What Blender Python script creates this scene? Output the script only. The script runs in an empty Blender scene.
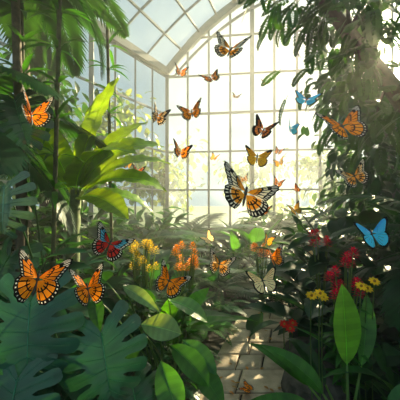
import bpy, math, random
from mathutils import Vector, Matrix
R = random.Random(11)
U = R.uniform
scene = bpy.context.scene
COL = scene.collection
scene.view_settings.view_transform = 'Standard'

# ------------------------------------------------------------------ materials
def new_mat(name):
    m = bpy.data.materials.new(name); m.use_nodes = True
    nt = m.node_tree; nt.nodes.clear()
    return m, nt, nt.nodes, nt.links

def colour_mix(N, L, col_out, scale=6.0, lo=0.7, hi=1.25):
    tc = N.new('ShaderNodeTexCoord'); nz = N.new('ShaderNodeTexNoise')
    nz.inputs['Scale'].default_value = scale; nz.inputs['Detail'].default_value = 3
    L.new(tc.outputs['Object'], nz.inputs['Vector'])
    mr = N.new('ShaderNodeMapRange'); mr.inputs['From Min'].default_value = 0.3; mr.inputs['From Max'].default_value = 0.7
    mr.inputs['To Min'].default_value = lo; mr.inputs['To Max'].default_value = hi
    L.new(nz.outputs['Fac'], mr.inputs['Value'])
    vm = N.new('ShaderNodeVectorMath'); vm.operation = 'SCALE'
    L.new(col_out, vm.inputs[0]); L.new(mr.outputs['Result'], vm.inputs['Scale'])
    return vm.outputs['Vector']

def attr_mat(name, rough=0.4, trans=0.35, tboost=(1.6, 1.5, 0.6), spec=0.5, scale=6.0, lo=0.7, hi=1.25):
    m, nt, N, L = new_mat(name)
    at = N.new('ShaderNodeAttribute'); at.attribute_name = 'Col'
    c = colour_mix(N, L, at.outputs['Color'], scale, lo, hi)
    p = N.new('ShaderNodeBsdfPrincipled'); p.inputs['Roughness'].default_value = rough
    p.inputs['Specular IOR Level'].default_value = spec
    L.new(c, p.inputs['Base Color'])
    o = N.new('ShaderNodeOutputMaterial')
    if trans > 0:
        t = N.new('ShaderNodeBsdfTranslucent')
        v = N.new('ShaderNodeVectorMath'); v.operation = 'MULTIPLY'; v.inputs[1].default_value = tboost
        L.new(c, v.inputs[0]); L.new(v.outputs['Vector'], t.inputs['Color'])
        mx = N.new('ShaderNodeMixShader'); mx.inputs[0].default_value = trans
        L.new(p.outputs[0], mx.inputs[1]); L.new(t.outputs[0], mx.inputs[2]); L.new(mx.outputs[0], o.inputs['Surface'])
    else:
        L.new(p.outputs[0], o.inputs['Surface'])
    return m

LEAF = attr_mat('leaf', 0.34, 0.36, (4.0, 2.8, 0.35), 0.30)
BARK = attr_mat('bark', 0.8, 0.0, scale=25, lo=0.5, hi=1.4)
PETAL = attr_mat('petal', 0.6, 0.35, (1.1, 1.0, 0.9), 0.15)
WING = attr_mat('wing', 0.6, 0.35, (1.5, 1.3, 1.0), 0.15, 30, 0.9, 1.1)
BODY = attr_mat('insect_body', 0.6, 0.0)
THICK = attr_mat('thick_leaf', 0.30, 0.12, (2.5, 2.2, 0.6), 0.5)
MATS = [LEAF, BARK, PETAL, WING, BODY, THICK]

def ground_mat(name, c1, c2, scale, rough=0.9, bump=0.5):
    m, nt, N, L = new_mat(name)
    tc = N.new('ShaderNodeTexCoord'); nz = N.new('ShaderNodeTexNoise'); nz.inputs['Scale'].default_value = scale
    nz.inputs['Detail'].default_value = 6
    L.new(tc.outputs['Object'], nz.inputs['Vector'])
    cr = N.new('ShaderNodeValToRGB'); cr.color_ramp.elements[0].color = (*c1, 1); cr.color_ramp.elements[1].color = (*c2, 1)
    cr.color_ramp.elements[0].position = 0.35; cr.color_ramp.elements[1].position = 0.65
    L.new(nz.outputs['Fac'], cr.inputs['Fac'])
    b = N.new('ShaderNodeBump'); b.inputs['Strength'].default_value = bump; b.inputs['Distance'].default_value = 0.03
    L.new(nz.outputs['Fac'], b.inputs['Height'])
    p = N.new('ShaderNodeBsdfPrincipled'); p.inputs['Roughness'].default_value = rough
    L.new(cr.outputs[0], p.inputs['Base Color']); L.new(b.outputs[0], p.inputs['Normal'])
    o = N.new('ShaderNodeOutputMaterial'); L.new(p.outputs[0], o.inputs['Surface'])
    return m
SOIL = ground_mat('soil', (0.008, 0.008, 0.005), (0.03, 0.025, 0.014), 9)
STONE = ground_mat('path_stone', (0.34, 0.26, 0.17), (0.60, 0.48, 0.34), 7, 0.6, 0.4)
ROCK = ground_mat('rock', (0.03, 0.028, 0.022), (0.12, 0.105, 0.085), 12, 0.85, 0.8)
FRAME = ground_mat('painted_steel', (0.08, 0.12, 0.12), (0.14, 0.18, 0.17), 3, 0.5, 0.05)
GRASS = ground_mat('grass', (0.05, 0.10, 0.04), (0.10, 0.16, 0.06), 2)

def glass_mat():
    m, nt, N, L = new_mat('hazy_glass')
    tc = N.new('ShaderNodeTexCoord'); nz = N.new('ShaderNodeTexNoise'); nz.inputs['Scale'].default_value = 0.9
    nz.inputs['Detail'].default_value = 5; L.new(tc.outputs['Object'], nz.inputs['Vector'])
    mr = N.new('ShaderNodeMapRange'); mr.inputs['From Min'].default_value = .3; mr.inputs['From Max'].default_value = .7
    mr.inputs['To Min'].default_value = 0.03; mr.inputs['To Max'].default_value = 0.19
    L.new(nz.outputs['Fac'], mr.inputs['Value'])
    t = N.new('ShaderNodeBsdfTransparent'); t.inputs[0].default_value = (0.93, 0.98, 0.99, 1)
    tr = N.new('ShaderNodeBsdfTranslucent'); tr.inputs[0].default_value = (0.70, 0.86, 0.94, 1)
    mx = N.new('ShaderNodeMixShader'); L.new(mr.outputs[0], mx.inputs[0]); L.new(t.outputs[0], mx.inputs[1]); L.new(tr.outputs[0], mx.inputs[2])
    o = N.new('ShaderNodeOutputMaterial'); L.new(mx.outputs[0], o.inputs['Surface'])
    return m
GLASS = glass_mat()

# ------------------------------------------------------------------ builder
class B:
    def __init__(s): s.v = []; s.f = []; s.c = []; s.m = []
    def add(s, verts, faces, col, mat=0):
        o = len(s.v); s.v.extend(verts)
        many = isinstance(col, list)
        for k, f in enumerate(faces):
            s.f.append(tuple(i + o for i in f)); s.c.append(col[k] if many else col); s.m.append(mat)
    def mesh(s, name, mats=MATS, smooth=True, clamp=False):
        me = bpy.data.meshes.new(name)
        me.from_pydata([(p[0], p[1], max(p[2], .008) if clamp else p[2]) for p in s.v], [], s.f)
        for m in mats: me.materials.append(m)
        me.polygons.foreach_set('material_index', s.m)
        me.polygons.foreach_set('use_smooth', [smooth] * len(s.f))
        a = me.color_attributes.new('Col', 'FLOAT_COLOR', 'CORNER')
        buf = []
        for f, c in zip(s.f, s.c):
            buf.extend((c[0], c[1], c[2], 1.0) * len(f))
        a.data.foreach_set('color', buf)
        me.update()
        return me
    def obj(s, name, **k):
        ob = bpy.data.objects.new(name, s.mesh(name, **k)); COL.objects.link(ob); return ob

def inst(name, me, loc, sc=1.0, rz=0.0, tilt=0.0):
    ob = bpy.data.objects.new(name, me); COL.objects.link(ob)
    ob.location = loc; ob.scale = (sc, sc, sc) if not isinstance(sc, tuple) else sc
    ob.rotation_euler = (tilt, 0, rz); return ob

def mulc(c, k): return (c[0]*k, c[1]*k, c[2]*k)
def jit(c, a=0.25):
    k = 1 + U(-a, a); return (c[0]*k*(1+U(-a, a)*.5), c[1]*k, c[2]*k*(1+U(-a, a)*.5))

def basis(d, up):
    d = Vector(d).normalized(); up = Vector(up)
    x = d.cross(up)
    if x.length < 1e-4: x = d.cross(Vector((0.3, 1, 0.2)))
    x.normalize(); z = x.cross(d).normalized()
    return x, d, z

def tube(b, pts, radii, col, sides=6, mat=1):
    pts = [Vector(p) for p in pts]; vs = []; n = len(pts)
    for i, p in enumerate(pts):
        d = pts[min(i+1, n-1)] - pts[max(i-1, 0)]
        x, d, z = basis(d, (0.13, 0.21, 1)) if abs(d.normalized().z) < .95 else basis(d, (1, 0.1, 0))
        r = radii[i] if isinstance(radii, (list, tuple)) else radii
        for k in range(sides):
            a = 2*math.pi*k/sides
            vs.append(p + x*math.cos(a)*r + z*math.sin(a)*r)
    fs = []
    for i in range(n-1):
        for k in range(sides):
            k2 = (k+1) % sides
            fs.append((i*sides+k, i*sides+k2, (i+1)*sides+k2, (i+1)*sides+k))
    fs.append(tuple(range(sides))); fs.append(tuple((n-1)*sides+k for k in range(sides)))
    b.add(vs, fs, col, mat)

def bezier(p0, p1, p2, n=8):
    p0, p1, p2 = Vector(p0), Vector(p1), Vector(p2)
    return [p0*(1-t)**2 + p1*2*t*(1-t) + p2*t*t for t in [i/n for i in range(n+1)]]

PROF = {
 'oval': lambda t: max(0, math.sin(math.pi*t**0.85))**0.75,
 'lance': lambda t: max(0, math.sin(math.pi*t**0.65))**0.9,
 'long': lambda t: min(1, (t/0.12)**0.6)*min(1, ((1-t)/0.35)**0.7 if t < 1 else 0),
 'heart': lambda t: (min(1, (t/0.1)**0.5) if t > 0 else 0.25)*max(0, 1-t)**0.62,
}
def leaf(b, o, d, up, L, W, droop=0.6, col=(.05, .17, .04), fold=0.25, shape='oval', n=7, nw=2, rib=1.5, wave=0.0, mat=0, stripe=None):
    x, y, z = basis(d, up); pos = Vector(o); vs = []; ph = U(0, 6)
    for i in range(n+1):
        t = i/n; a = -droop*t
        dd = y*math.cos(a) + z*math.sin(a); nn = z*math.cos(a) - y*math.sin(a)
        if i > 0: pos = pos + dd*(L/n)
        w = W*0.5*PROF[shape](t)
        for j in range(-nw, nw+1):
            s = j/nw
            vs.append(pos + x*(w*s) + dd*(abs(s)*w*.45*(1-t)) + nn*(abs(s)*fold*w + wave*W*math.sin(ph+i*1.9+j)*abs(s)))
    fs = []; cs = []; m = 2*nw+1
    for i in range(n):
        for j in range(m-1):
            fs.append((i*m+j, i*m+j+1, (i+1)*m+j+1, (i+1)*m+j))
            k = 1.08 if i % 2 else .94
            c = mulc(col, k)
            if stripe and i % 2: c = stripe
            cs.append(c)
    b.add(vs, fs, cs, mat)
    if nw > 2:   # raised midrib
        mid = [vs[i*m+nw] for i in range(n+1)]
        tube(b, mid[::2]+[mid[-1]], [W*.02*(1-.85*k/(len(mid[::2]))) for k in range(len(mid[::2])+1)], mulc(col, 1.9), 4, mat)

def frond(b, o, d, up, L, nl, ll, lw, droop, col, a0=1.3, a1=0.6, sag=0.4, seg=2, rr=0.006, start=0.12, prof=None, stemcol=None):
    x, y, z = basis(d, up); pos = Vector(o); pts = [pos.copy()]; fr = []
    n = nl
    for i in range(n+1):
        t = i/n; a = -droop*t
        dd = y*math.cos(a) + z*math.sin(a); nn = z*math.cos(a) - y*math.sin(a)
        if i: pos = pos + dd*(L/n)
        pts.append(pos.copy()); fr.append((t, pos.copy(), dd, nn))
    tube(b, pts[1::3] + [pts[-1]], [rr*(1-0.8*k/max(1, len(pts[1::3]))) for k in range(len(pts[1::3])+1)], stemcol or mulc(col, 1.5), 3, 0)
    for (t, p, dd, nn) in fr:
        if t < start: continue
        tt = (t-start)/(1-start)
        pl = prof(tt) if prof else (math.sin(math.pi*(0.12+0.86*tt))**0.7)
        l = ll*pl*U(.9, 1.08); ang = a0+(a1-a0)*tt; c = jit(col, .15)
        for s in (-1, 1):
            ld = (dd*math.cos(ang) + x*s*math.sin(ang) + nn*0.15).normalized()
            wv = ld.cross(nn).normalized()*lw*.5
            vs = [p]; q = p.copy(); cur = ld.copy()
            for k in range(1, seg+1):
                cur = (cur + Vector((0, 0, -1))*sag/seg).normalized(); q = q + cur*(l/(seg+.0))
                if k < seg:
                    w = wv*(1.0 if k == 1 else 0.7)
                    vs += [q - w, q + w]
                else: vs.append(q)
            fs = [(0, 1, 2)]
            for k in range(seg-2): fs.append((1+2*k, 3+2*k, 4+2*k, 2+2*k))
            e = len(vs)-1; fs.append((e-2, e, e-1))
            b.add(vs, fs, c, 0)

def monstera(b, o, d, up, L, W, col, K=6, droop=0.5, cut=0.45, slit=1.0):
    """split leaf; o = petiole attachment, d = towards tip, up = surface normal"""
    x, y, z = basis(d, up); o = Vector(o)
    def P(t, s, u):
        ang = -1.15 + 1.95*t**0.75
        w = W*0.5*(0.86+0.36*math.sin(math.pi*min(1, t*0.95+0.1)))*(1-t**3*0.55)
        lx = s*u*w*math.cos(ang*0.9); ly = t*L*0.9 + u*w*math.sin(ang) + 0.0
        r = ly/L
        lz = -droop*0.35*L*r*r + 0.16*W*u*(1-u*1.5) + 0.02*W*math.sin(t*K*6.283)*u
        return o + x*lx + y*ly + z*lz
    US = [0, .2, cut, cut+.10, .84, .96, 1.0]
    for s in (-1, 1):
        for k in range(K):
            ta, tb = k/K, (k+1)/K; tm = (ta+tb)/2
            vs = []; cols = 5
            for ui, u in enumerate(US):
                sh = 1.0 if u <= cut else [0.74, 0.72, 0.56, 0.28][ui-3]*slit
                for j in range(cols):
                    t = tm + (tb-ta)*(j/(cols-1)-.5)*sh
                    vs.append(P(t, s, u))
            fs = []; cs = []
            for i in range(len(US)-1):
                for j in range(cols-1):
                    fs.append((i*cols+j, i*cols+j+1, (i+1)*cols+j+1, (i+1)*cols+j))
                    cs.append(mulc(col, 1.1 if j in (1, 2) and i < 4 else 0.95))
            b.add(vs, fs, cs, 5)
            tube(b, [P(tm, s, u)+z*.002 for u in (0, .3, .6, .85)], [.0022, .0018, .0012, .0006], mulc(col, 2.0), 3, 5)
    tube(b, [P(t, 1, 0)+z*0.003 for t in (0, .25, .5, .75, 1.0)], [0.004, .0038, .003, .002, .001], mulc(col, 2.8), 4, 5)

GD = (.009, .050, .012); GT = (.009, .062, .030); GM = (.024, .120, .014); GB = (.13, .30, .03); GP = (.10, .24, .08)

# ------------------------------------------------------------------ ground / path
def grid_plane(name, x0, x1, y0, y1, nx, ny, fn, mat):
    b = B(); vs = []
    for j in range(ny+1):
        for i in range(nx+1):
            X = x0+(x1-x0)*i/nx; Y = y0+(y1-y0)*j/ny; vs.append(Vector((X, Y, fn(X, Y))))
    fs = [(j*(nx+1)+i, j*(nx+1)+i+1, (j+1)*(nx+1)+i+1, (j+1)*(nx+1)+i) for j in range(ny) for i in range(nx)]
    b.add(vs, fs, (1, 1, 1), 0); return b.obj(name, mats=[mat])
grid_plane('floor', -10, 14.5, -3.2, 12.6, 60, 40, lambda x, y: 0.0, SOIL)
g = grid_plane('lawn', -60, 60, -40, 80, 4, 4, lambda x, y: -0.05, GRASS)

def pathx(y):
    if y < 3.9: return 0.32 + (y-2.4)*0.34
    return 0.83 + (y-3.9)*0.6 + (y-3.9)**2*0.15
b = B()
y = 1.2
while y < 7.5:
    cx = pathx(y); w = 0.74; rows = R.choice([2, 2, 3]); h = U(.26, .36)
    cuts = [0] + sorted([(k+U(-.15, .15))/rows for k in range(1, rows)]) + [1]
    for a, c in zip(cuts[:-1], cuts[1:]):
        xa = cx - w/2 + a*w + .008; xb = cx - w/2 + c*w - .008; ya = y+.008; yb = y+h-.008; zt = 0.03+U(-.004, .004)
        e = .012; sh = 0.3*h
        vs = [Vector((xa, ya, 0)), Vector((xb, ya, 0)), Vector((xb+sh, yb, 0)), Vector((xa+sh, yb, 0)),
              Vector((xa, ya, zt-.008)), Vector((xb, ya, zt-.008)), Vector((xb+sh, yb, zt-.008)), Vector((xa+sh, yb, zt-.008)),
              Vector((xa+e, ya+e, zt)), Vector((xb-e, ya+e, zt)), Vector((xb+sh-e, yb-e, zt)), Vector((xa+sh+e, yb-e, zt))]
        fs = [(8, 9, 10, 11)]
        for k in range(4):
            k2 = (k+1) % 4; fs += [(k, k2, 4+k2, 4+k), (4+k, 4+k2, 8+k2, 8+k)]
        b.add(vs, fs, (1, 1, 1), 0)
    y += h
b.obj('stone_path', mats=[STONE], smooth=False)

def rock(name, loc, sx, sy, sz, seed):
    r = random.Random(seed); b = B(); vs = []; n = 14; m = 9
    dirs = [(Vector((r.uniform(-1, 1), r.uniform(-1, 1), r.uniform(-.3, 1))).normalized(), r.uniform(.62, .92)) for _ in range(12)]
    for i in range(m+1):
        th = math.pi*i/m
        for j in range(n):
            ph = 2*math.pi*j/n
            v = Vector((math.sin(th)*math.cos(ph), math.sin(th)*math.sin(ph), math.cos(th)))
            k = 1.0
            for d, c in dirs:
                q = v.dot(d)
                if q*k > c: k = c/q
            v = v*k
            vs.append(Vector((v.x*sx, v.y*sy, max(0, v.z*.5+.42)*sz)))
    fs = [(i*n+j, i*n+(j+1) % n, (i+1)*n+(j+1) % n, (i+1)*n+j) for i in range(m) for j in range(n)]
    b.add(vs, fs, (1, 1, 1), 0); ob = b.obj(name, mats=[ROCK], smooth=False); ob.location = loc; return ob
rock('border_rock', (1.06, 2.85, 0), .30, .3, .28, 3)
rock('border_rock', (1.36, 3.3, 0), .26, .3, .22, 5)
rock('border_rock', (.92, 2.42, 0), .30, .28, .36, 8)
rock('border_rock', (1.6, 3.8, 0), .25, .25, .2, 9)
rock('border_rock', (-.2, 2.7, 0), .2, .25, .14, 12)

# ------------------------------------------------------------------ conservatory shell
def bar(b, p, q, w=0.04, d=0.07, mat=0):
    p, q = Vector(p), Vector(q); x, y, z = basis(q-p, (0.2, -1, 0.1) if abs((q-p).normalized().z) > .7 else (0, 0, 1))
    vs = []
    for o in (p, q):
        for sx, sz in ((-1, -1), (1, -1), (1, 1), (-1, 1)): vs.append(o + x*sx*w/2 + z*sz*d/2)
    b.add(vs, [(0, 1, 2, 3), (7, 6, 5, 4), (0, 4, 5, 1), (1, 5, 6, 2), (2, 6, 7, 3), (3, 7, 4, 0)], (1, 1, 1), mat)
EAVE = 6.7
BL = Vector((-1.32, 12, 0)); BR = Vector((9.5, 10.6, 0)); FL = Vector((-9.5, -3, 0)); FR = Vector((14, -3, 0))
def archz(s, rise): return EAVE + rise*(1-(2*s-1)**2)
b = B(); n = 13
for i in range(n+1):
    s = i/n; p = BL.lerp(BR, s); zt = archz(s, 3.3)
    bar(b, p+Vector((0, 0, .5)), p+Vector((0, 0, zt)), 0.13 if i % 4 == 0 else 0.07, .12 if i % 4 == 0 else .07)
    if i < n:
        q = BL.lerp(BR, (i+1)/n); zq = archz((i+1)/n, 3.3)
        b.add([p+Vector((0, 0, .5)), q+Vector((0, 0, .5)), q+Vector((0, 0, zq)), p+Vector((0, 0, zt))], [(0, 1, 2, 3)], (1, 1, 1), 1)
m = 36
for i in range(m):
    s, s2 = i/m, (i+1)/m; p = BL.lerp(BR, s); q = BL.lerp(BR, s2)
    for dz, w in ((0, .26), (-.55, .08)):
        if EAVE+0 <= archz(s, 3.3)+dz+.56:
            bar(b, p+Vector((0, -.05, max(EAVE-.2, archz(s, 3.3)+dz))), q+Vector((0, -.05, max(EAVE-.2, archz(s2, 3.3)+dz))), w, w)
z = 0.5
while z < 10:
    if z <= EAVE: s0 = 0
    else:
        k = 1-(z-EAVE)/3.3
        if k <= 0: break
        s0 = (1-math.sqrt(k))/2
    bar(b, BL.lerp(BR, s0)+Vector((0, 0, z)), BL.lerp(BR, 1-s0)+Vector((0, 0, z)), .07 if abs(z-5) > .1 else .14, .06)
    z += 1.5
b.obj('window_1', mats=[FRAME, GLASS], smooth=False)
def sidewall(name, A, C, panels):
    b = B()
    for i in range(panels+1):
        p = A.lerp(C, i/panels)
        bar(b, p+Vector((0, 0, .5)), p+Vector((0, 0, EAVE)), .13 if i % 4 == 0 else .06, .1)
    for k in range(5): bar(b, A+Vector((0, 0, .5+1.5*k)), C+Vector((0, 0, .5+1.5*k)), .06, .06)
    bar(b, A+Vector((0, 0, EAVE)), C+Vector((0, 0, EAVE)), .26, .26)
    b.add([A+Vector((0, 0, .5)), C+Vector((0, 0, .5)), C+Vector((0, 0, EAVE)), A+Vector((0, 0, EAVE))], [(0, 1, 2, 3)], (1, 1, 1), 1)
    b.obj(name, mats=[FRAME, GLASS], smooth=False)
sidewall('window_2', BL, FL, 18); sidewall('window_3', BR, FR, 15)
for nm, A, C in (('wall_back', BL, BR), ('wall_left', FL, BL), ('wall_right', BR, FR)):
    b = B(); bar(b, A+Vector((0, 0, .25)), C+Vector((0, 0, .25)), .3, .5); b.obj(nm, mats=[ROCK], smooth=False)
b = B(); KS = 12; n = 16
def roofp(k, s):
    t = k/KS; A = BL.lerp(FL, t); C = BR.lerp(FR, t); p = A.lerp(C, s); return Vector((p.x, p.y, archz(s, 3.3+2.2*t)))
for k in range(KS+1):
    for i in range(n):
        bar(b, roofp(k, i/n), roofp(k, (i+1)/n), .15 if k % 3 == 0 else .06, .15 if k % 3 == 0 else .06)
        if k < KS:
            b.add([roofp(k, i/n), roofp(k, (i+1)/n), roofp(k+1, (i+1)/n), roofp(k+1, i/n)], [(0, 1, 2, 3)], (1, 1, 1), 1)
for i in range(n+1): bar(b, roofp(0, i/n), roofp(KS, i/n), .06 if i % 4 else .16, .07)
b.obj('ceiling', mats=[FRAME, GLASS], smooth=False)

# ------------------------------------------------------------------ plant meshes
def fern_mesh(nf=16, L=.7, col=GM, nl=22, ll=.16, lw=.035, seed=1):
    b = B()
    for i in range(nf):
        a = 2*math.pi*i/nf + U(-.2, .2); el = U(.5, 1.25)
        d = Vector((math.cos(a)*math.cos(el), math.sin(a)*math.cos(el), math.sin(el)))
        frond(b, (0, 0, 0.02), d, (0, 0, 1), L*U(.8, 1.15), nl, ll, lw, U(1.2, 2.0), jit(col), 1.35, .9, .15, 2, .005, .15,
              prof=lambda t: (min(1, t*5+.4))*(1-t)**.8+.04)
    return b.mesh('fern', clamp=True)
def palm_mesh(nf=12, L=1.3, col=GT, trunk=0.0, tr=.06, nl=30, ll=.4, lw=.04, elmin=.1, elmax=1.3, dr=(1.0, 1.8), sag=.5):
    b = B()
    if trunk > 0:
        pts = [Vector((math.sin(k*.4)*.03, math.cos(k*.5)*.03-.03, trunk*k/10)) for k in range(11)]
        tube(b, pts, [tr*(1.15-.03*k+(.08 if k % 2 else 0)) for k in range(11)], (.10, .075, .045), 8, 1)
    for i in range(nf):
        a = 2.4*i + U(-.2, .2); el = elmin + (elmax-elmin)*(i/nf)
        d = Vector((math.cos(a)*math.cos(el), math.sin(a)*math.cos(el), math.sin(el)))
        frond(b, (0, 0, trunk), d, (0, 0, 1), L*U(.85, 1.15), nl, ll, lw, U(*dr), jit(col), 1.2, .45, sag, 3, .012, .15)
    return b.mesh('palm', clamp=True)
def bush_mesh(n=220, r=.5, h=.7, L=.13, W=.06, col=GM, shape='oval', nseg=4):
    b = B()
    for i in range(10):
        a = U(0, 6.28); q = Vector((math.cos(a)*r*.6, math.sin(a)*r*.6, h*U(.5, .9)))
        tube(b, bezier((0, 0, 0), (q.x*.3, q.y*.3, q.z*.7), q, 4), [.012, .01, .008, .006, .003], (.06, .06, .03), 4, 1)
    for i in range(n):
        a = U(0, 6.28); u = U(0, 1); th = math.acos(1-u*1.0)
        k = U(.6, 1.05)
        p = Vector((math.cos(a)*math.sin(th)*r*k, math.sin(a)*math.sin(th)*r*k, h*(.12+.85*math.cos(th)*k)))
        d = Vector((math.cos(a)*.8+U(-.5, .5), math.sin(a)*.8+U(-.5, .5), U(-.3, .7)))
        leaf(b, p, d, (U(-.3, .3), U(-.3, .3), 1), L*U(.7, 1.3), W*U(.8, 1.2), U(.3, 1.0), jit(col, .35), .25, shape, nseg, 1)
    return b.mesh('bush', clamp=True)
def rosette_mesh(n=14, L=.6, W=.16, col=GM, shape='lance', el=(.5, 1.3), droop=(.6, 1.6), stem=.15, nseg=9, nw=3, wave=0.02, stripe=None, fold=.25):
    b = B()
    for i in range(n):
        a = 2.4*i; e = el[1] - (el[1]-el[0])*i/n
        d = Vector((math.cos(a)*math.cos(e), math.sin(a)*math.cos(e), math.sin(e)))
        p = d*stem*U(.7, 1.3) + Vector((0, 0, .01))
        tube(b, [(0, 0, 0), p*.5+Vector((0, 0, .02)), p], [.012, .009, .006], mulc(col, 1.4), 5, 0)
        leaf(b, p, d, (0, 0, 1), L*U(.75, 1.15), W*U(.8, 1.15), U(*droop), jit(col, .2), fold, shape, nseg, nw, 1.5, wave, 0, stripe)
    return b.mesh('rosette', clamp=True)

fernA = fern_mesh(18, .75, GM); fernB = fern_mesh(16, .6, (.03, .14, .02)); fernC = fern_mesh(20, .7, GT)
palmA = palm_mesh(13, 1.2, GT, ll=.34, lw=.038); palmB = palm_mesh(12, 1.1, (.020, .10, .020), ll=.34, lw=.038)
bushA = bush_mesh(220, .5, .75, .17, .085, GD); bushB = bush_mesh(220, .5, .7, .2, .07, GM, 'lance'); bushC = bush_mesh(170, .5, .7, .23, .13, GT, 'heart')
bushD = bush_mesh(220, .5, .7, .15, .07, (.04, .14, .018))
rosA = rosette_mesh(16, .6, .17, GM); rosB = rosette_mesh(14, .7, .09, (.025, .12, .025), 'lance'); rosC = rosette_mesh(14, .45, .2, GT, 'oval')

PL = [('fern', fernA), ('fern', fernB), ('fern', fernC), ('fern', fernC), ('shrub', bushA), ('shrub', bushA), ('shrub', bushB), ('philodendron', bushC), ('shrub', bushD), ('dwarf_palm', palmA), ('dwarf_palm', palmB), ('dwarf_palm', palmA), ('tropical_plant', rosA), ('tropical_plant', rosB), ('tropical_plant', rosC)]
NEAR = [('fern', fernA), ('fern', fernC), ('fern', fernB), ('shrub', bushA), ('shrub', bushB), ('tropical_plant', rosA), ('tropical_plant', rosC)]
HGT = {'fern': .55, 'shrub': .75, 'philodendron': .75, 'dwarf_palm': 1.0, 'tropical_plant': .6}
RAD = {'fern': .5, 'shrub': .55, 'philodendron': .6, 'dwarf_palm': .95, 'tropical_plant': .6}
SD = Vector((.633, 1.0, .50)).normalized()
def target_h(px, y):   # canopy height profile across the hall
    if px < 60: return 1.9+y*.12
    if px < 130: return 1.2+y*.11
    if px < 180: return .6+.19*y
    if px < 300: return max(.4, .15+.145*y)
    if px < 330: return .4+.2*y
    return 1.3+.25*y
hx, hy = SD.x/math.hypot(SD.x, SD.y), SD.y/math.hypot(SD.x, SD.y)
def sun_gap(X, Y):     # clearing through which the sun reaches the path
    dx, dy = X-.5, Y-2.9; t = dx*hx+dy*hy; off = abs(dx*hy-dy*hx)
    return t, off
def wall_clear(X, Y):  # distance to the left and back glazing
    dl = (X - (-1.32-(12-Y)*.545))*.878
    db = (12-(X+1.32)*.129) - Y
    return min(dl, db)
R.seed(23)
yy = 3.1
while yy < 10.4:
    wl = -1.32-(12-yy)*.545+1.2+.06*yy
    xl = max(-(yy*.75+.3), wl); xr = min(yy*.75+.5, 8.4)
    x = xl
    while x < xr:
        X = x+U(-.15, .15); Y = yy+U(-.2, .2)
        if not (Y < 6.0 and abs(X-pathx(Y)) < .50):
            s = X/Y; px = 200+300*s
            h = target_h(px, Y)*U(.65, 1.15)
            nm, me = R.choice(PL)
            if Y < 5.2 and 130 < px < 370: nm, me = R.choice(NEAR)
            t, off = sun_gap(X, Y)
            if 0 < t and off < .65: h = min(h, .32*t)
            sc = max(.45, min(2.1, h/HGT[nm]))
            if nm == 'fern': sc = min(sc, 1.6)
            if nm == 'dwarf_palm' and Y < 6: sc = min(sc, 1.25)
            sc = min(sc, max(.5, (wall_clear(X, Y)-.15)/RAD[nm]))
            if not (0 < t < 1.5 and off < .5): inst(nm, me, (X, Y, 0), sc, U(0, 6.28))
        x += .60+yy*.032
    yy += .60 + yy*.03
for (X, Y, sc) in ((.05, 7.2, 1.45), (-1.1, 7.0, 1.8), (-1.5, 5.2, 1.35), (1.9, 8.2, 1.35), (-.5, 9.0, 1.35), (-.5, 5.0, .85), (.7, 8.6, 1.35), (2.9, 8.4, 1.6)):
    inst('dwarf_palm', R.choice([palmA, palmB]), (X, Y, 0), sc, U(0, 6))

# ---- big jungle trees at the sides
def tree(name, base, pts, radii, clusters, L=.2, W=.07, n=40, col=GD, kind='leaf', spread=.45):
    b = B(); tube(b, [Vector(base)]+[Vector(p) for p in pts], radii, (.05, .035, .02), 9, 1)
    allp = [Vector(p) for p in pts]
    for c in clusters:
        c = Vector(c); near = min(allp, key=lambda p: (p-c).length)
        tube(b, bezier(near, (near+c)/2+Vector((0, 0, .2)), c, 6), [.03, .025, .02, .016, .012, .009, .006], (.05, .04, .025), 5, 1)
        for i in range(n):
            o = c + Vector((R.gauss(0, spread), R.gauss(0, spread), R.gauss(0, spread*.6)))
            if kind == 'leaf':
                d = (o-c).normalized()*.6 + Vector((U(-.5, .5), U(-.5, .5), U(-.8, .2)))
                leaf(b, o, d, (U(-.3, .3), U(-.3, .3), 1), L*U(.7, 1.3), W*U(.8, 1.2), U(.4, 1.1), jit(col, .3), .2, 'oval', 5, 1)
            else:
                d = (o-c).normalized()*.7 + Vector((U(-.5, .5), U(-.5, .5), U(-.7, .1)))
                frond(b, o, d, (0, 0, 1), L*U(.8, 1.3), 11, W*2.2, W, U(.4, 1.2), jit(col, .3), 1.2, .7, .3, 2, .004, .1)
    return b.obj(name)
tree('rain_tree', (2.9, 3.3, 0), [(2.75, 3.25, 1.3), (2.35, 3.15, 2.3), (1.95, 3.05, 2.75), (1.5, 3.0, 3.25), (1.15, 3.0, 3.7), (.9, 3.0, 4.3)],
     [.16, .13, .10, .085, .07, .05, .03],
     [(1.1, 3.0, 3.5), (1.5, 3.1, 3.65), (1.8, 3.2, 3.7), (1.6, 2.7, 3.2), (2.05, 2.8, 2.45), (.95, 3.2, 3.85), (1.25, 2.6, 3.4), (2.5, 3.5, 2.7), (1.55, 2.9, 2.95), (2.1, 2.8, 3.75), (1.7, 3.1, 3.4), (1.75, 3.0, 2.4), (1.7, 3.2, 3.0)],
     .28, .04, 24, (.018, .075, .012), 'frond', .22)
tree('fig_tree', (3.9, 5.2, 0), [(3.8, 5.2, 1.5), (3.5, 5.1, 2.8), (3.3, 5.0, 3.4)], [.16, .14, .1, .05],
     [(2.95, 5.0, 2.2), (3.1, 4.8, 2.7), (2.6, 5.1, 3.0), (3.5, 4.6, 1.8), (2.9, 5.0, 3.3), (3.0, 4.6, 1.5), (3.6, 4.7, 2.7), (2.45, 5.3, 3.8), (2.6, 4.7, 2.3), (2.75, 4.9, 1.8), (2.6, 5.2, 3.4)],
     .24, .11, 95, GD, 'leaf', .28)
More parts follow.
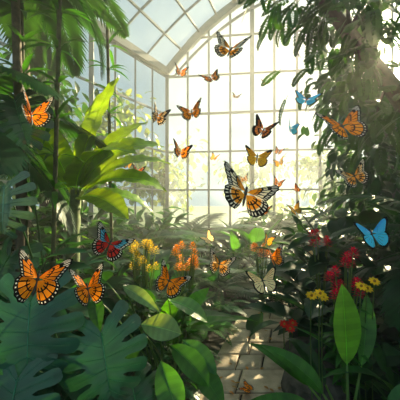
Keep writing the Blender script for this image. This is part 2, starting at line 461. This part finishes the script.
tree('fig_tree', (5.6, 8.4, 0), [(5.4, 8.3, 2), (5.0, 8.2, 3.6), (4.4, 8.1, 5.4)], [.2, .17, .12, .06],
     [(4.1, 8.1, 3.4), (4.4, 7.8, 4.2), (4.1, 8.2, 5.4), (4.5, 8.0, 2.4), (5.4, 7.8, 3.4), (4.0, 8.2, 1.8), (4.2, 8.1, 6.3)],
     .3, .14, 85, (.018, .07, .02), 'leaf', .42)
tree('fig_tree', (-3.1, 6.2, 0), [(-3.1, 6.1, 1.6), (-3.0, 6.0, 3.1), (-2.9, 5.9, 4.4)], [.18, .15, .1, .05],
     [(-2.5, 5.8, 2.6), (-2.8, 5.6, 3.4), (-2.9, 5.6, 4.0), (-3.2, 5.4, 3.8), (-2.3, 6.0, 1.9), (-3.1, 5.5, 2.6), (-3.3, 5.4, 3.2), (-2.9, 5.7, 1.9)],
     .26, .13, 80, (.016, .08, .014), 'leaf', .32)
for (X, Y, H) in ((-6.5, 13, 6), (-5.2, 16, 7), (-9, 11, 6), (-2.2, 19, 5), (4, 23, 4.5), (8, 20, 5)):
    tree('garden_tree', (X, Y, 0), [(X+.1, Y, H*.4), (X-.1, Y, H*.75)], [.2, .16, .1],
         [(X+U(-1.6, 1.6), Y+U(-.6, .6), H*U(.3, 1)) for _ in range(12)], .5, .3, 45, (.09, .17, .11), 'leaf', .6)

# ---- top-left palms
pm = palm_mesh(18, 1.15, (.012, .058, .014), 3.75, .035, 30, .36, .045, -.35, 1.0, (.8, 1.6), .6)
inst('palm_tree', pm, (-1.52, 2.5, 0), 1, .4, 0)
pm2 = palm_mesh(16, 1.4, (.010, .058, .020), 2.3, .06, 34, .45, .055, -.3, 1.2, (.9, 1.7), .7)
inst('palm_tree', pm2, (-2.05, 2.5, 0), 1, 0)
inst('palm_tree', palm_mesh(18, 1.3, (.014, .07, .02), 4.6, .08, 34, .42, .055, -.4, 1.1, (.9, 1.6), .7), (-2.5, 4.2, 0), 1, 1)
inst('palm_tree', palm_mesh(16, 1.2, (.010, .060, .022), 1.2, .07, 34, .38, .042, -.1, 1.2, (.9, 1.5), .7), (2.3, 2.6, 0), 1, .3)

# ---- banana plant (bright translucent leaves, left)
b = B()
base = Vector((-1.30, 3.0, 0))
tube(b, [base, base+Vector((.02, 0, .9)), base+Vector((.06, 0, 1.7))], [.09, .07, .05], (.12, .17, .06), 10, 1)
top = base+Vector((.06, 0, 1.6))
for (d, L, W, dr) in [((.15, -.1, 1), 1.25, .36, .5), ((.5, -.2, 1), 1.1, .36, 1.5), ((.8, -.3, .7), .9, .32, 1.5), ((-.3, -.2, 1), 1.2, .32, .8),
                      ((.9, .2, .3), .8, .26, 1.3), ((.35, .4, 1), 1.3, .32, 1.0), ((-.6, .1, .8), 1.1, .3, 1.2), ((.6, -.6, .2), .7, .26, 1.1), ((.2, -.5, .9), 1.0, .32, 1.6), ((.35, .1, 1), 1.15, .28, .9), ((.7, 0, .9), 1.05, .30, 1.3)]:
    d = Vector(d).normalized(); o = top+d*.12
    tube(b, [top, o], [.02, .012], (.15, .25, .06), 5, 0)
    leaf(b, o, d, (U(-.2, .2), -.5, 1), L, W, dr, jit((.12, .25, .012), .15), .15, 'long', 22, 4, 1.7, .03)
b.obj('banana_plant')
b = B()
for (bx, by, tx, tz) in ((-1.18, 2.35, -1.08, 3.9), (-1.42, 2.5, -1.5, 3.7), (-.98, 3.4, -1.05, 3.6)):
    pts = [Vector((bx+(tx-bx)*k/14, by, tz*k/14)) for k in range(15)]
    for p, q in zip(pts[:-1], pts[1:]):
        tube(b, [p, p+(q-p)*.05, p+(q-p)*.5, p+(q-p)*.93, q], [.024, .018, .0175, .018, .024], jit((.06, .065, .02), .15), 8, 1)
    for p in pts[6:]:
        for k in range(5):
            leaf(b, p, (U(-1, 1), U(-1, .6), U(-.2, .8)), (0, 0, 1), .28, .045, 1.0, jit(GM, .3), .2, 'lance', 4, 1)
b.obj('bamboo_clump')

# ---- foreground monstera (left)
b = B(); base = Vector((-1.0, 2.2, 0))
def petiole(b, base, p, back, r=.009, col=(.05, .13, .035)):
    base, p = Vector(base), Vector(p)
    tube(b, bezier(base, (base+p)/2+Vector(back), p, 8), [r*1.3, r*1.2, r*1.1, r, r, r*.9, r*.8, r*.7, r*.6], col, 6, 0)
M1 = (.022, .105, .070)
for (p, d, up, L, W, c, cut, sl) in [
    ((-.86, 1.52, 1.08), (.10, -.35, -.9), (.12, -.9, .6), .37, .44, M1, .42, 1),
    ((-.52, 1.58, .90), (.25, -.35, -.85), (.15, -.9, .7), .33, .39, (.018, .095, .052), .42, 1),
    ((-.86, 1.42, .76), (-.05, -.35, -.8), (0, -.9, .7), .30, .36, (.018, .09, .055), .42, 1),
    ((-1.08, 1.66, 1.68), (.10, -.3, -.9), (.2, -.9, .6), .29, .28, (.06, .13, .10), .2, .8),
    ((-1.20, 1.9, 1.25), (-.3, -.4, -.7), (-.2, -1, .6), .34, .38, GD, .45, 1),
    ((-.78, 2.0, .62), (.2, -.5, -.7), (.1, -.8, .9), .32, .36, GD, .45, 1),
    ((-1.3, 2.1, 2.3), (.4, -.4, -.7), (.2, -.8, .5), .42, .38, (.010, .05, .02), .3, .9),
    ((-.42, 1.85, .46), (.3, -.6, -.4), (.1, -.6, 1), .32, .36, (.010, .07, .024), .5, 1)]:
    petiole(b, base+Vector((U(-.08, .08), U(-.08, .08), 0)), p, (0, .12, .25), .007, (.03, .08, .03))
    monstera(b, p, d, up, L, W, c, cut=cut, slit=sl)
b.obj('monstera_plant')

# ---- foreground calathea / arum with broad pale leaves
b = B(); base = Vector((-.22, 2.25, 0))
for (p, d, up, L, W, c, sh, dr) in [
    ((-.39, 1.98, .78), (.9, -.25, .0), (0, -.6, .8), .28, .19, (.16, .30, .13), 'oval', .4),
    ((-.22, 2.1, .90), (.9, -.2, -.1), (0, -.4, 1), .32, .15, GP, 'oval', .8),
    ((-.20, 1.95, .66), (.8, -.4, -.35), (0, -.5, 1), .36, .17, GM, 'oval', .7),
    ((-.25, 1.9, .58), (.35, -.6, -.5), (0, -.8, .8), .34, .17, (.035, .16, .03), 'oval', .5),
    ((-.36, 1.95, .72), (-.5, -.5, -.4), (-.2, -.7, .8), .28, .13, GM, 'oval', .6),
    ((-.12, 2.1, .62), (.8, -.5, -.3), (0, -.5, 1), .32, .14, (.035, .15, .05), 'oval', .7),
    ((-.5, 1.95, 1.04), (.75, -.3, -.25), (0, -.6, 1), .30, .10, (.15, .28, .12), 'lance', .5),
    ((-.62, 2.0, 1.05), (-.6, -.3, .15), (0, -.6, 1), .25, .09, GM, 'lance', .8),
    ((-.3, 2.05, .90), (-.5, -.4, .4), (0, -1, .4), .24, .10, GM, 'lance', .9),
    ((-.1, 2.2, .80), (.4, -.3, .5), (0, -1, .4), .24, .10, GM, 'lance', 1.1),
    ((-.3, 1.9, .45), (.1, -.7, -.4), (0, -.6, 1), .34, .18, GT, 'oval', .5),
    ((-.05, 2.1, .45), (.6, -.6, -.3), (0, -.6, 1), .32, .16, GM, 'oval', .6),
    ((-.7, 2.0, .95), (.2, -.5, -.2), (0, -.7, 1), .26, .10, GM, 'lance', .7)]:
    petiole(b, base+Vector((U(-.08, .08), U(-.08, .08), 0)), p, (0, .05, .15), .007, (.06, .15, .04))
    leaf(b, p, d, up, L, W, dr, c, .22, sh, 14, 4, 1.5, .015)
b.obj('calathea_plant')

# ---- foreground right broad-leaf plant
b = B(); base = Vector((1.0, 2.02, 0))
for (d, L, W, dr, c, st) in [
    ((-.07, -.1, 1), .54, .18, .15, (.09, .30, .03), .50), ((.25, .1, 1), .50, .13, .4, (.05, .19, .03), .45), ((-.5, -.1, .8), .52, .13, 1.1, GM, .35),
    ((-.8, -.2, .6), .48, .12, 1.2, GM, .3), ((.8, -.2, .6), .55, .14, 1.2, GM, .35), ((.5, -.4, .8), .5, .14, 1.2, (.035, .16, .04), .35),
    ((-.5, -.5, .5), .45, .13, 1.3, GT, .25), ((.2, -.7, .6), .45, .13, 1.3, GT, .25), ((.9, .2, .4), .6, .13, 1.0, GM, .3), ((-.3, .5, .8), .5, .13, 1.2, GD, .3), ((-.75, .1, .9), .5, .11, 1.0, GM, .4)]:
    d = Vector(d).normalized(); up = (0, -.6, 1) if d.z < .9 else (0, -1, .2)
    o = base+Vector((0, 0, .02))+d*st
    tube(b, [base, base+d*st*.5+Vector((0, 0, .02)), o], [.014, .01, .007], (.10, .22, .06), 6, 0)
    leaf(b, o, d, up, L, W, dr, c, .3, 'lance' if d.z < .9 else 'oval', 14, 4, 1.6, .012)
b.obj('peace_lily_plant')
inst('tropical_plant', rosB, (1.2, 2.55, 0), .7, 1); inst('tropical_plant', rosA, (1.65, 2.9, 0), 1.0, 2)
inst('tropical_plant', rosB, (1.45, 2.1, 0), 1.2, 1); inst('fern', fernA, (-.2, 2.9, 0), .8, 1); inst('fern', fernB, (.05, 3.6, 0), .9, 2)
inst('fern', fernC, (-.3, 2.45, 0), .65, 3); inst('fern', fernC, (1.65, 4.1, 0), .7, 3); inst('fern', fernC, (.25, 4.15, 0), .8, 3)
inst('fern', fernC, (-.75, 2.7, 0), 1.1, 1); inst('shrub', bushA, (-.6, 2.5, 0), .9, 2); inst('shrub', bushA, (-1.2, 2.3, 0), 1.1, 3)
inst('philodendron', bushC, (-1.6, 2.6, 0), 1.9, 2); inst('shrub', bushA, (-1.1, 2.9, 0), 1.4, 2); inst('philodendron', bushC, (2.1, 3.1, 0), 1.7, 2); inst('shrub', bushA, (2.0, 2.4, 0), 1.5, 2)

# ---- flowers
def flower_spike_plant(name, base, stems, col, petal_n=26, psize=.05, spike=.2, r=.05, leafcol=GM, blob=0.0):
    b = B(); base = Vector(base)
    for (dx, dy, h) in stems:
        top = base+Vector((dx, dy, h)); tube(b, bezier(base, base+Vector((dx*.3, dy*.3, h*.6)), top, 6), [.008]*5+[.006, .003], (.08, .16, .05), 5, 0)
        for k in range(5):
            t = U(.2, .75); p = base.lerp(top, t); leaf(b, p, (U(-1, 1), U(-1, 1), .4), (0, 0, 1), .17, .05, .9, jit(leafcol), .2, 'lance', 5, 1)
        for i in range(petal_n):
            t = i/petal_n; a = i*2.4; e = .2+t*1.1
            p = top+Vector((math.cos(a)*blob*math.sin(3.1*t), math.sin(a)*blob*math.sin(3.1*t), -spike*(1-t)))
            d = Vector((math.cos(a)*math.cos(e), math.sin(a)*math.cos(e), math.sin(e)))
            leaf(b, p, d, (0, 0, 1), psize*(1.5-t*.7), psize*.5, .5, jit(col, .35), .3, 'lance', 4, 1, mat=2)
    return b.obj(name)
def S(n, r, h0, h1): return [(U(-r, r), U(-r, r)*.6, U(h0, h1)) for _ in range(n)]
flower_spike_plant('goldenrod_flowers', (-.53, 2.7, 0), S(26, .14, 1.0, 1.25), (.78, .58, .02), 26, .024, .06, blob=.016)
flower_spike_plant('orange_bromeliad_flowers', (-.13, 2.8, 0), S(16, .10, 1.0, 1.24), (.95, .38, .01), 26, .028, .06, blob=.016)
flower_spike_plant('red_ginger_flowers', (1.06, 2.2, 0), S(13, .11, .92, 1.25), (.80, .01, .06), 30, .032, .06, blob=.015)
flower_spike_plant('red_ginger_flowers', (1.22, 3.0, 0), S(6, .13, 1.16, 1.34), (.75, .01, .03), 26, .036, .06, blob=.015)
flower_spike_plant('orange_bromeliad_flowers', (.82, 4.0, 0), S(5, .12, .9, 1.1), (.95, .36, .02), 34, .04, .1, blob=.02)
def daisies(name, pts, col, r=.045, centre=(.4, .2, .02)):
    b = B()
    for (x, y, z) in pts:
        c = Vector((x, y, z)); tube(b, bezier((x+.05, y+.1, 0), (x, y+.05, z*.6), c, 5), .005, (.06, .14, .04), 4, 0)
        for k in range(9):
            a = k*2*math.pi/9
            d = Vector((math.cos(a), math.sin(a)*.8-.2, math.sin(a)*.5+.15))
            leaf(b, c, d, (0, -.6, 1), r, r*.5, .3, jit(col, .15), .2, 'oval', 4, 1, mat=2)
        tube(b, [c+Vector((0, 0, -.005)), c+Vector((0, -.008, .012))], [r*.25, r*.18], centre, 8, 2)
    b.obj(name)
daisies('yellow_daisies', [(1.10, 2.05, 1.01), (1.17, 2.1, .98), (.82, 2.05, .96), (.86, 2.1, .92), (1.22, 2.1, 1.03), (.78, 2.1, .93)], (.9, .6, .02), .042)
daisies('red_flowers', [(.84, 2.8, .40), (.88, 2.85, .43), (.80, 2.85, .42)], (.9, .03, .02), .05, (.6, .3, .05))

b = B()
for i in range(26):
    yy = U(2.4, 4.2); leaf(b, (pathx(yy)+U(-.3, .4), yy, .045), (U(-1, 1), U(-1, 1), .05), (0, 0, 1), .05, .025, .3, jit((.3, .17, .04), .4), .2, 'oval', 4, 1)
b.obj('fallen_leaves')

# ------------------------------------------------------------------ butterflies
def catmull(P, n):
    out = []; m = len(P)
    for i in range(m-1):
        p0, p1, p2, p3 = P[max(i-1, 0)], P[i], P[i+1], P[min(i+2, m-1)]
        for k in range(n):
            t = k/n
            out.append(tuple(.5*((2*p1[a]) + (-p0[a]+p2[a])*t + (2*p0[a]-5*p1[a]+4*p2[a]-p3[a])*t*t + (-p0[a]+3*p1[a]-3*p2[a]+p3[a])*t**3) for a in (0, 1)))
    out.append(P[-1]); return out
FORE = [(.30, .34), (.62, .58), (.88, .72), (1.0, .70), (.99, .55), (.88, .34), (.76, .14), (.66, .0), (.35, -.02)]
HIND = [(.42, .06), (.62, .04), (.74, -.12), (.73, -.34), (.62, -.54), (.44, -.68), (.26, -.68), (.14, -.52), (.08, -.3)]
BLK = (.004, .003, .003); WHT = (.85, .82, .74)
KINDS = {
 'monarch': dict(a=(.98, .20, .003), b=(1.0, .30, .008), edge=.80, vein=.17, dots=True, tip=True),
 'darkorange': dict(a=(.70, .10, .004), b=(.85, .2, .01), edge=.74, vein=.2, dots=True, tip=True),
 'pale': dict(a=(.90, .38, .05), b=(.88, .62, .32), edge=.76, vein=.24, dots=True, tip=True),
 'tiger': dict(a=(1.0, .36, .015), b=(.92, .82, .62), edge=.76, vein=.22, dots=True, tip=True),
 'cream': dict(a=(.9, .60, .25), b=(.95, .78, .45), edge=.90, vein=.10, dots=False, tip=False),
 'yellow': dict(a=(1.0, .36, .005), b=(1.0, .50, .02), edge=.86, vein=.09, dots=False, tip=True),
 'blue': dict(a=(.01, .28, .85), b=(.05, .60, 1.0), edge=.90, vein=.05, dots=False, tip=False),
 'redblue': dict(a=(.6, .03, .02), b=(.08, .40, .62), edge=.72, vein=.22, dots=True, tip=True),
}
def bfly(kind, dihedral, hi=True):
    K = KINDS[kind]; b = B(); sub = 9 if hi else 4; NR = 16 if hi else 8
    for side in (-1, 1):
        for w, (out, root, nv) in enumerate(((FORE, (.03, .12), 8), (HIND, (.03, .02), 7))):
            pl = catmull(out, sub); n = len(pl); vs = []; ca, sa = math.cos(dihedral), math.sin(dihedral)
            if w == 1: ca, sa = math.cos(dihedral*.85), math.sin(dihedral*.85)
            for r in range(NR+1):
                t = r/NR
                for i, (x, y) in enumerate(pl):
                    scal = 1+ (.018*math.sin(i*2*math.pi/sub+1.5) if r == NR else 0)
                    X = root[0]+(x-root[0])*t*scal; Y = root[1]+(y-root[1])*t*scal
                    h = .05*math.sin(math.pi*t)*(1 if w == 0 else .6) + (.012 if w == 0 else 0)
                    vs.append(Vector((side*(X*ca - h*sa), Y, X*sa + h*ca)))
            fs = []; cs = []
            for r in range(NR):
                t = (r+.5)/NR
                for i in range(n-1):
                    s = (i+.5)/(n-1); fs.append((r*n+i, r*n+i+1, (r+1)*n+i+1, (r+1)*n+i))
                    c = tuple(K['a'][q]*(1-s)+K['b'][q]*s for q in range(3)) if w == 0 else (K['b'] if kind != 'redblue' else K['a'])
                    if kind == 'redblue' and w == 0: c = K['b'] if t > .45 else K['a']
                    if kind in ('tiger', 'pale'):
                        c = K['b'] if (w == 0 and t > .45) or (w == 1 and t > .66) else K['a']
                    v = abs((s*nv) % 1 - .5)*2
                    if v > 1-K['vein']*(0.9/max(.35, t)) and t > .3: c = BLK
                    if abs(t-.45) < .03 and K['vein'] > .1 and .1 < s < .8: c = BLK
                    edge = K['edge']
                    if w == 0:
                        if s < .07+ (.08 if K['tip'] else 0): c = BLK if K['vein'] > .06 else c
                        if K['tip'] and .12 < s < .48: edge = min(edge, .64)
                        if s > .9: edge = 1.1
                    else:
                        if s < .12 or s > .85: edge = 1.1
                    if t > edge:
                        c = BLK
                        if K['dots']:
                            dd = (s*nv*2) % 1
                            if .32 < dd < .68 and edge+.3*(1-edge) < t < edge+.75*(1-edge) and (t > .84 or edge < .7): c = WHT
                    cs.append(c)
            b.add(vs, fs, cs, 3)
    prof = [(-.46, .008), (-.40, .026), (-.25, .040), (-.08, .038), (0, .030), (.06, .05), (.14, .056), (.21, .045), (.245, .026), (.27, .036), (.30, .040), (.335, .03), (.35, .008)]
    tube(b, [(0, y, .012) for y, r in prof], [r for y, r in prof], (.02, .015, .012), 8, 4)
    for s in (-1, 1):
        tube(b, bezier((s*.015, .33, .02), (s*.08, .48, .05), (s*.17, .60, .09), 5), [.006, .005, .005, .005, .010, .014], (.01, .01, .01), 4, 4)
        tube(b, [(s*.026, .295, .02), (s*.045, .30, .024)], [.016, .010], (.04, .03, .02), 6, 4)
        for k in range(3): tube(b, [(s*.02, .08+k*.06, -.02), (s*.09, .07+k*.08, -.07), (s*.10, .04+k*.1, -.15)], [.006, .005, .003], (.01, .01, .01), 3, 4)
    return b.mesh(kind+'_butterfly')
cache = {}
NAMES = {'monarch': 'monarch_butterfly', 'darkorange': 'monarch_butterfly', 'pale': 'tiger_butterfly', 'tiger': 'tiger_butterfly', 'cream': 'cream_butterfly', 'yellow': 'orange_butterfly', 'blue': 'blue_morpho_butterfly', 'redblue': 'red_and_blue_butterfly'}
def put(kind, dih, loc, size, tilt, yaw=0, roll=0, hi=True):
    k = (kind, dih, hi)
    if k not in cache: cache[k] = bfly(kind, math.radians(dih), hi)
    ob = bpy.data.objects.new(NAMES[kind], cache[k]); COL.objects.link(ob)
    rd = math.radians
    M = Matrix.Rotation(rd(roll), 4, 'Y') @ Matrix.Rotation(rd(yaw), 4, 'Z') @ Matrix.Rotation(rd(tilt), 4, 'X')
    ob.matrix_world = Matrix.Translation(loc) @ M @ Matrix.Scale(size/2, 4)
put('monarch', 55, (-1.07, 1.9, 2.12), .34, 40, 45, 15)
put('tiger', 30, (.18, 1.8, 2.49), .25, 60, -15, 15)
put('monarch', 35, (-.28, 4.2, 3.38), .26, 60, 20, 10, False)
put('monarch', 20, (.11, 3.0, 2.81), .23, 50, 10, -20, False)
put('pale', 45, (-.46, 3.2, 2.485), .28, 70, 30, 20, False)
put('monarch', 25, (-.067, 2.5, 2.325), .24, 60, -10, -15)
put('monarch', 30, (-.2, 3.0, 2.08), .25, 60, 25, 15, False)
put('yellow', 40, (-.96, 4.0, 2.07), .2, 60, 0, 0, False)
put('darkorange', 30, (-.83, 4.0, 1.98), .22, 60, 20, 10, False)
put('darkorange', 35, (.567, 2.7, 2.22), .27, 70, -20, 25, False)
put('blue', 35, (1.2, 4.0, 2.55), .27, 60, 30, 20, False)
put('blue', 20, (.883, 2.5, 2.425), .24, 50, -20, 15)
put('yellow', 15, (.437, 2.3, 1.922), .22, 70, 0, 10)
put('monarch', 20, (.6435, 1.35, 1.924), .24, 55, 10, -12)
put('pale', 30, (1.188, 2.3, 1.776), .25, 60, -20, -25)
put('tiger', 15, (.150, 1.0, 1.615), .22, 52, 8, 24)
for (x, y, z, k) in [(1.843, 7, 2.72, 'monarch'), (1.6, 6, 2.34, 'yellow'), (1.56, 6, 1.94, 'monarch'), (.35, 7, 2.58, 'yellow'), (.84, 7, 4.0, 'pale'), (1.54, 7, 4.33, 'monarch'),
                     (1.083, 5, 1.433, 'monarch'), (1.117, 5, .933, 'yellow'), (.95, 6.5, 2.05, 'pale'), (1.9, 6, 1.8, 'monarch')]:
    put(k, 30, (x, y, z), .27, U(40, 80), U(-40, 40), U(-30, 30), False)
put('yellow', 30, (1.316, 4.2, 1.46), .25, 60, 20, -15, False)
put('cream', 35, (.107, 4.0, 1.08), .22, 70, 20, -40, False)
put('redblue', 20, (-.516, 1.7, 1.345), .24, 60, 15, 30)
put('monarch', 40, (-.68, 1.25, 1.26), .27, 55, 30, 20)
put('monarch', 50, (-.53, 1.42, 1.17), .24, 50, 30, -5)
put('monarch', 25, (-.18, 1.7, 1.135), .23, 55, 15, 35)
put('pale', 25, (.133, 2.1, 1.145), .22, 60, 10, 20)
put('cream', 15, (.42, 2.0, 1.053), .23, 55, 15, -5)
put('monarch', 45, (.648, 2.7, 1.078), .26, 60, 30, 0)
put('blue', 20, (.975, 1.7, 1.40), .23, 65, 10, -8)
put('cream', 40, (1.44, 4.0, .907), .2, 60, 20, 10, False)
put('monarch', 10, (.376, 2.45, .06), .16, 10, 60, 0)

# ------------------------------------------------------------------ humid air
b = B()
vs = [(-9, -2.6, .01), (13, -2.6, .01), (9.2, 10.3, .01), (-1.2, 11.7, .01), (-9, -2.6, 6.6), (13, -2.6, 6.6), (9.2, 10.3, 6.6), (-1.2, 11.7, 6.6)]
b.add([Vector(v) for v in vs], [(3, 2, 1, 0), (4, 5, 6, 7), (0, 1, 5, 4), (1, 2, 6, 5), (2, 3, 7, 6), (3, 0, 4, 7)], (1, 1, 1), 0)
m, nt, N, L = new_mat('mist')
vsn = N.new('ShaderNodeVolumeScatter'); vsn.inputs['Density'].default_value = 0.015; vsn.inputs['Anisotropy'].default_value = 0.6
vsn.inputs['Color'].default_value = (.98, .98, .93, 1)
o = N.new('ShaderNodeOutputMaterial'); L.new(vsn.outputs[0], o.inputs['Volume'])
b.obj('mist', mats=[m], smooth=False)

# ------------------------------------------------------------------ light
sl = bpy.data.lights.new('sun', 'SUN'); sl.energy = 21; sl.color = (1, .80, .47); sl.angle = .012
so = bpy.data.objects.new('sun', sl); COL.objects.link(so); so.rotation_euler = SD.to_track_quat('Z', 'Y').to_euler(); so.location = (8, 14, 9)
w = bpy.data.worlds.new('World'); scene.world = w; w.use_nodes = True; nt = w.node_tree; N = nt.nodes; L = nt.links; N.clear()
tc = N.new('ShaderNodeTexCoord'); dp = N.new('ShaderNodeVectorMath'); dp.operation = 'DOT_PRODUCT'; dp.inputs[1].default_value = SD
nm = N.new('ShaderNodeVectorMath'); nm.operation = 'NORMALIZE'; L.new(tc.outputs['Generated'], nm.inputs[0]); L.new(nm.outputs[0], dp.inputs[0])
mxm = N.new('ShaderNodeMath'); mxm.operation = 'MAXIMUM'; mxm.inputs[1].default_value = 0; L.new(dp.outputs['Value'], mxm.inputs[0])
def powr(e, k):
    p = N.new('ShaderNodeMath'); p.operation = 'POWER'; p.inputs[1].default_value = e; L.new(mxm.outputs[0], p.inputs[0])
    q = N.new('ShaderNodeMath'); q.operation = 'MULTIPLY'; q.inputs[1].default_value = k; L.new(p.outputs[0], q.inputs[0]); return q
a = powr(250, 30); c = powr(12, .62); ad = N.new('ShaderNodeMath'); ad.operation = 'ADD'; L.new(a.outputs[0], ad.inputs[0]); L.new(c.outputs[0], ad.inputs[1])
sc = N.new('ShaderNodeVectorMath'); sc.operation = 'SCALE'; sc.inputs[0].default_value = (1, .89, .66); L.new(ad.outputs[0], sc.inputs['Scale'])
av = N.new('ShaderNodeVectorMath'); av.operation = 'ADD'; av.inputs[1].default_value = (.38, .53, .58); L.new(sc.outputs[0], av.inputs[0])
bg = N.new('ShaderNodeBackground'); L.new(av.outputs[0], bg.inputs['Color']); bg.inputs['Strength'].default_value = 1.0
wo = N.new('ShaderNodeOutputWorld'); L.new(bg.outputs[0], wo.inputs['Surface'])

# ------------------------------------------------------------------ camera
cd = bpy.data.cameras.new('camera'); cd.lens = 27; cd.sensor_width = 36; cd.clip_start = .05; cd.clip_end = 300
co = bpy.data.objects.new('camera', cd); COL.objects.link(co); co.location = (0, 0, 1.6); co.rotation_euler = (math.radians(90), 0, 0)
scene.camera = co
